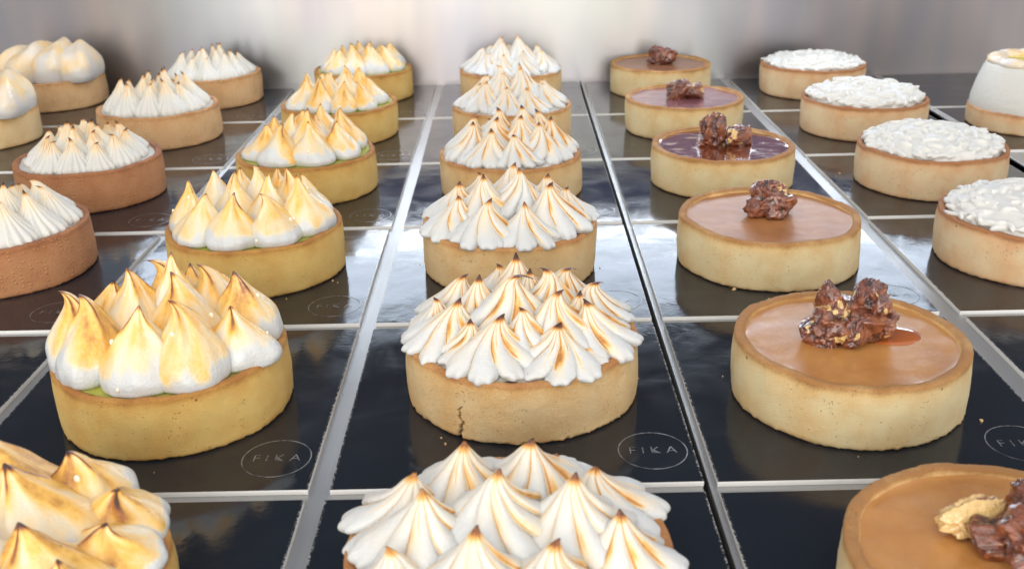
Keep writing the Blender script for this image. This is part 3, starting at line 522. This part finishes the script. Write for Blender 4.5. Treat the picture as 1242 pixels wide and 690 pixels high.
cream_tart(22.65, 65.2, 3, 'cream tart between two others in the column of white ruffles', 3.93, .8)
cream_tart(22.55, 76.9, 4, 'cream tart standing against the steel wall', 3.86, .8, .6)

# --- tall white cake on a biscuit base
e = empty('meringue_cake', 33.6, 65.4, ZT); tag(e, 'tall smooth white tart with yellow curd on top at the right edge', 'tart')
link('pastry_shell', shell_mesh(3.85, 1.25, 77, rimbake=.4), e, PA['cream'])
pr = np.array([(3.66, .95), (3.74, 1.2), (3.70, 1.7), (3.58, 2.3), (3.42, 2.9), (3.22, 3.5), (3.08, 3.85), (2.95, 4.02), (2.75, 4.08), (2.5, 4.0), (2.2, 3.95), (.02, 3.95)])
u = np.linspace(0, 2 * PI, 96, endpoint=False); r = pr[:, :1] * (1 + .012 * np.sin(u * 3)[None] + .006 * np.sin(u * 11)[None]); P = np.stack([r * np.cos(u), r * np.sin(u), pr[:, 1:] + 0 * r], -1)
link('white_body', np_mesh('white_body', P.reshape(-1, 3), grid_faces(len(pr), 96), {'toast': np.zeros(P.size // 3)}), e, M_FINE)
for k in range(11):
    a = k * 2 * PI / 11 + .2; q = np.random.RandomState(k + 400); v = np.linspace(.02, PI - .02, 18); uu = np.linspace(0, 2 * PI, 32, endpoint=False); Vv, U = np.meshgrid(v, uu, indexing='ij'); P = np.stack([1.05 * np.sin(Vv) * np.cos(U), .62 * np.sin(Vv) * np.sin(U), .34 * np.cos(Vv)], -1); P *= (1 + .12 * fbm(P, 1.3, k, 2))[..., None]
    cs, sn = math.cos(a + PI / 2), math.sin(a + PI / 2); P = np.stack([P[..., 0] * cs - P[..., 1] * sn, P[..., 0] * sn + P[..., 1] * cs, P[..., 2]], -1)
    o = link('meringue_fold', np_mesh('meringue_fold', P.reshape(-1, 3), grid_faces(18, 32)[:, ::-1], {'toast': np.clip(.2 + .25 * fbm(P, 1, k + 3, 2), 0, 1).ravel()}), e, M_SWIRL); o.location = (2.45 * math.cos(a) * CM, 2.45 * math.sin(a) * CM, 4.1 * CM)
link('yellow_curd', disc_mesh('yellow_curd', 2.9, 4.12, 9, wob=.08), e, M_CURD)

# ------------------------------------------------------------------ card labels
UNDER = {(-3, 3): 'empty looking black card at the left edge beside the crowded dark brown tart', (-3, 4): 'black card under the tart whose left half is outside the photo', (-3, 5): 'black card under the farthest left tart by the steel wall',
 (-2, 1): 'bare black card at the left edge beside the front golden tart', (-2, 2): 'black card under the dark brown dotted tart cut by the left edge', (-2, 3): 'black card under the crowded dark brown tart with black tips', (-2, 4): 'black card under the tan tart with ivory ridged peaks', (-2, 5): 'black card under the tan tart with pure white peaks by the wall',
 (-1, 0): 'black card under the orange toasted tart in the bottom left corner', (-1, 1): 'black stamped card under the golden tart with tall hooked meringue flames', (-1, 2): 'black stamped card under the golden tart with squat teardrops and green curd', (-1, 3): 'black card under the third smooth peaked tart from the front', (-1, 4): 'black card under the fourth smooth peaked tart from the front', (-1, 5): 'black card under the orange torched smooth tart at the wall',
 (0, 0): 'black card under the star meringue tart cut off by the bottom edge', (0, 1): 'black stamped card under the cracked tart with dark lined meringue stars', (0, 2): 'black card catching a white glare behind the cracked star tart', (0, 3): 'black card under the star tart with amber patches', (0, 4): 'black card under the star tart second from the wall', (0, 5): 'black card under the star tart at the back wall',
 (1, 0): 'black card under the caramel tart in the bottom right corner', (1, 1): 'black stamped card under the caramel tart with amber syrup puddle', (1, 2): 'black card under the caramel tart with one round nut cluster', (1, 3): 'black card under the caramel tart with dark shiny filling', (1, 4): 'black card under the mauve filled caramel tart', (1, 5): 'black card under the brown caramel tart by the wall',
 (2, 1): 'bare black card at the right edge beside the syrup puddle tart', (2, 2): 'black card under the cream tart cut by the right edge', (2, 3): 'black card under the whole cream tart nearest the front', (2, 4): 'black card under the cream tart between two others', (2, 5): 'black card under the cream tart by the wall',
 (3, 4): 'black card under the tall white tart with yellow curd', (3, 5): 'bare black card near the wall behind the tall white tart'}
for k, o in CARDS.items(): tag(o, UNDER[k], 'card', 'black presentation cards laid out on the shelf')

# ------------------------------------------------------------------ crumbs fallen round the shells
q = np.random.RandomState(88); bm = bmesh.new(); bmesh.ops.create_icosphere(bm, subdivisions=1, radius=1.0); CV = np.array([v.co[:] for v in bm.verts]); CF = np.array([[v.index for v in f.verts] for f in bm.faces]); bm.free(); Vs, Fs, c = [], [], 0
for px, py in [(-11.54, 30.35), (.09, 31), (10.88, 30.1), (-11.65, 42.7), (-.33, 42.3), (11.12, 42.4), (-23.2, 43), (22.4, 42), (11.4, 54.4), (-23.5, 54.4), (22.5, 53.4)]:
    for k in range(4):
        a = q.uniform(0, 2 * PI); rr_ = 3.95 + abs(q.normal()) * .5; sc2 = q.uniform(.015, .05) * (1 + (q.rand() > .93))
        Vs.append(CV * sc2 * q.uniform(.6, 1.2, 3) * (1 + .3 * q.uniform(-1, 1, (len(CV), 1))) + np.array([px + rr_ * math.cos(a), py + rr_ * math.sin(a), .18 + sc2 * .5])); Fs.append(CF + c); c += len(CV)
me = np_mesh('pastry_crumbs', np.concatenate(Vs), np.concatenate(Fs), {'bake': np.full(c, .3), 'crack': np.zeros(c)}, False); o = link('pastry_crumbs', me, None, PA['star']); o['kind'] = 'stuff'; tag(o, 'tiny pastry crumbs scattered on the black cards round the shells', 'crumbs')
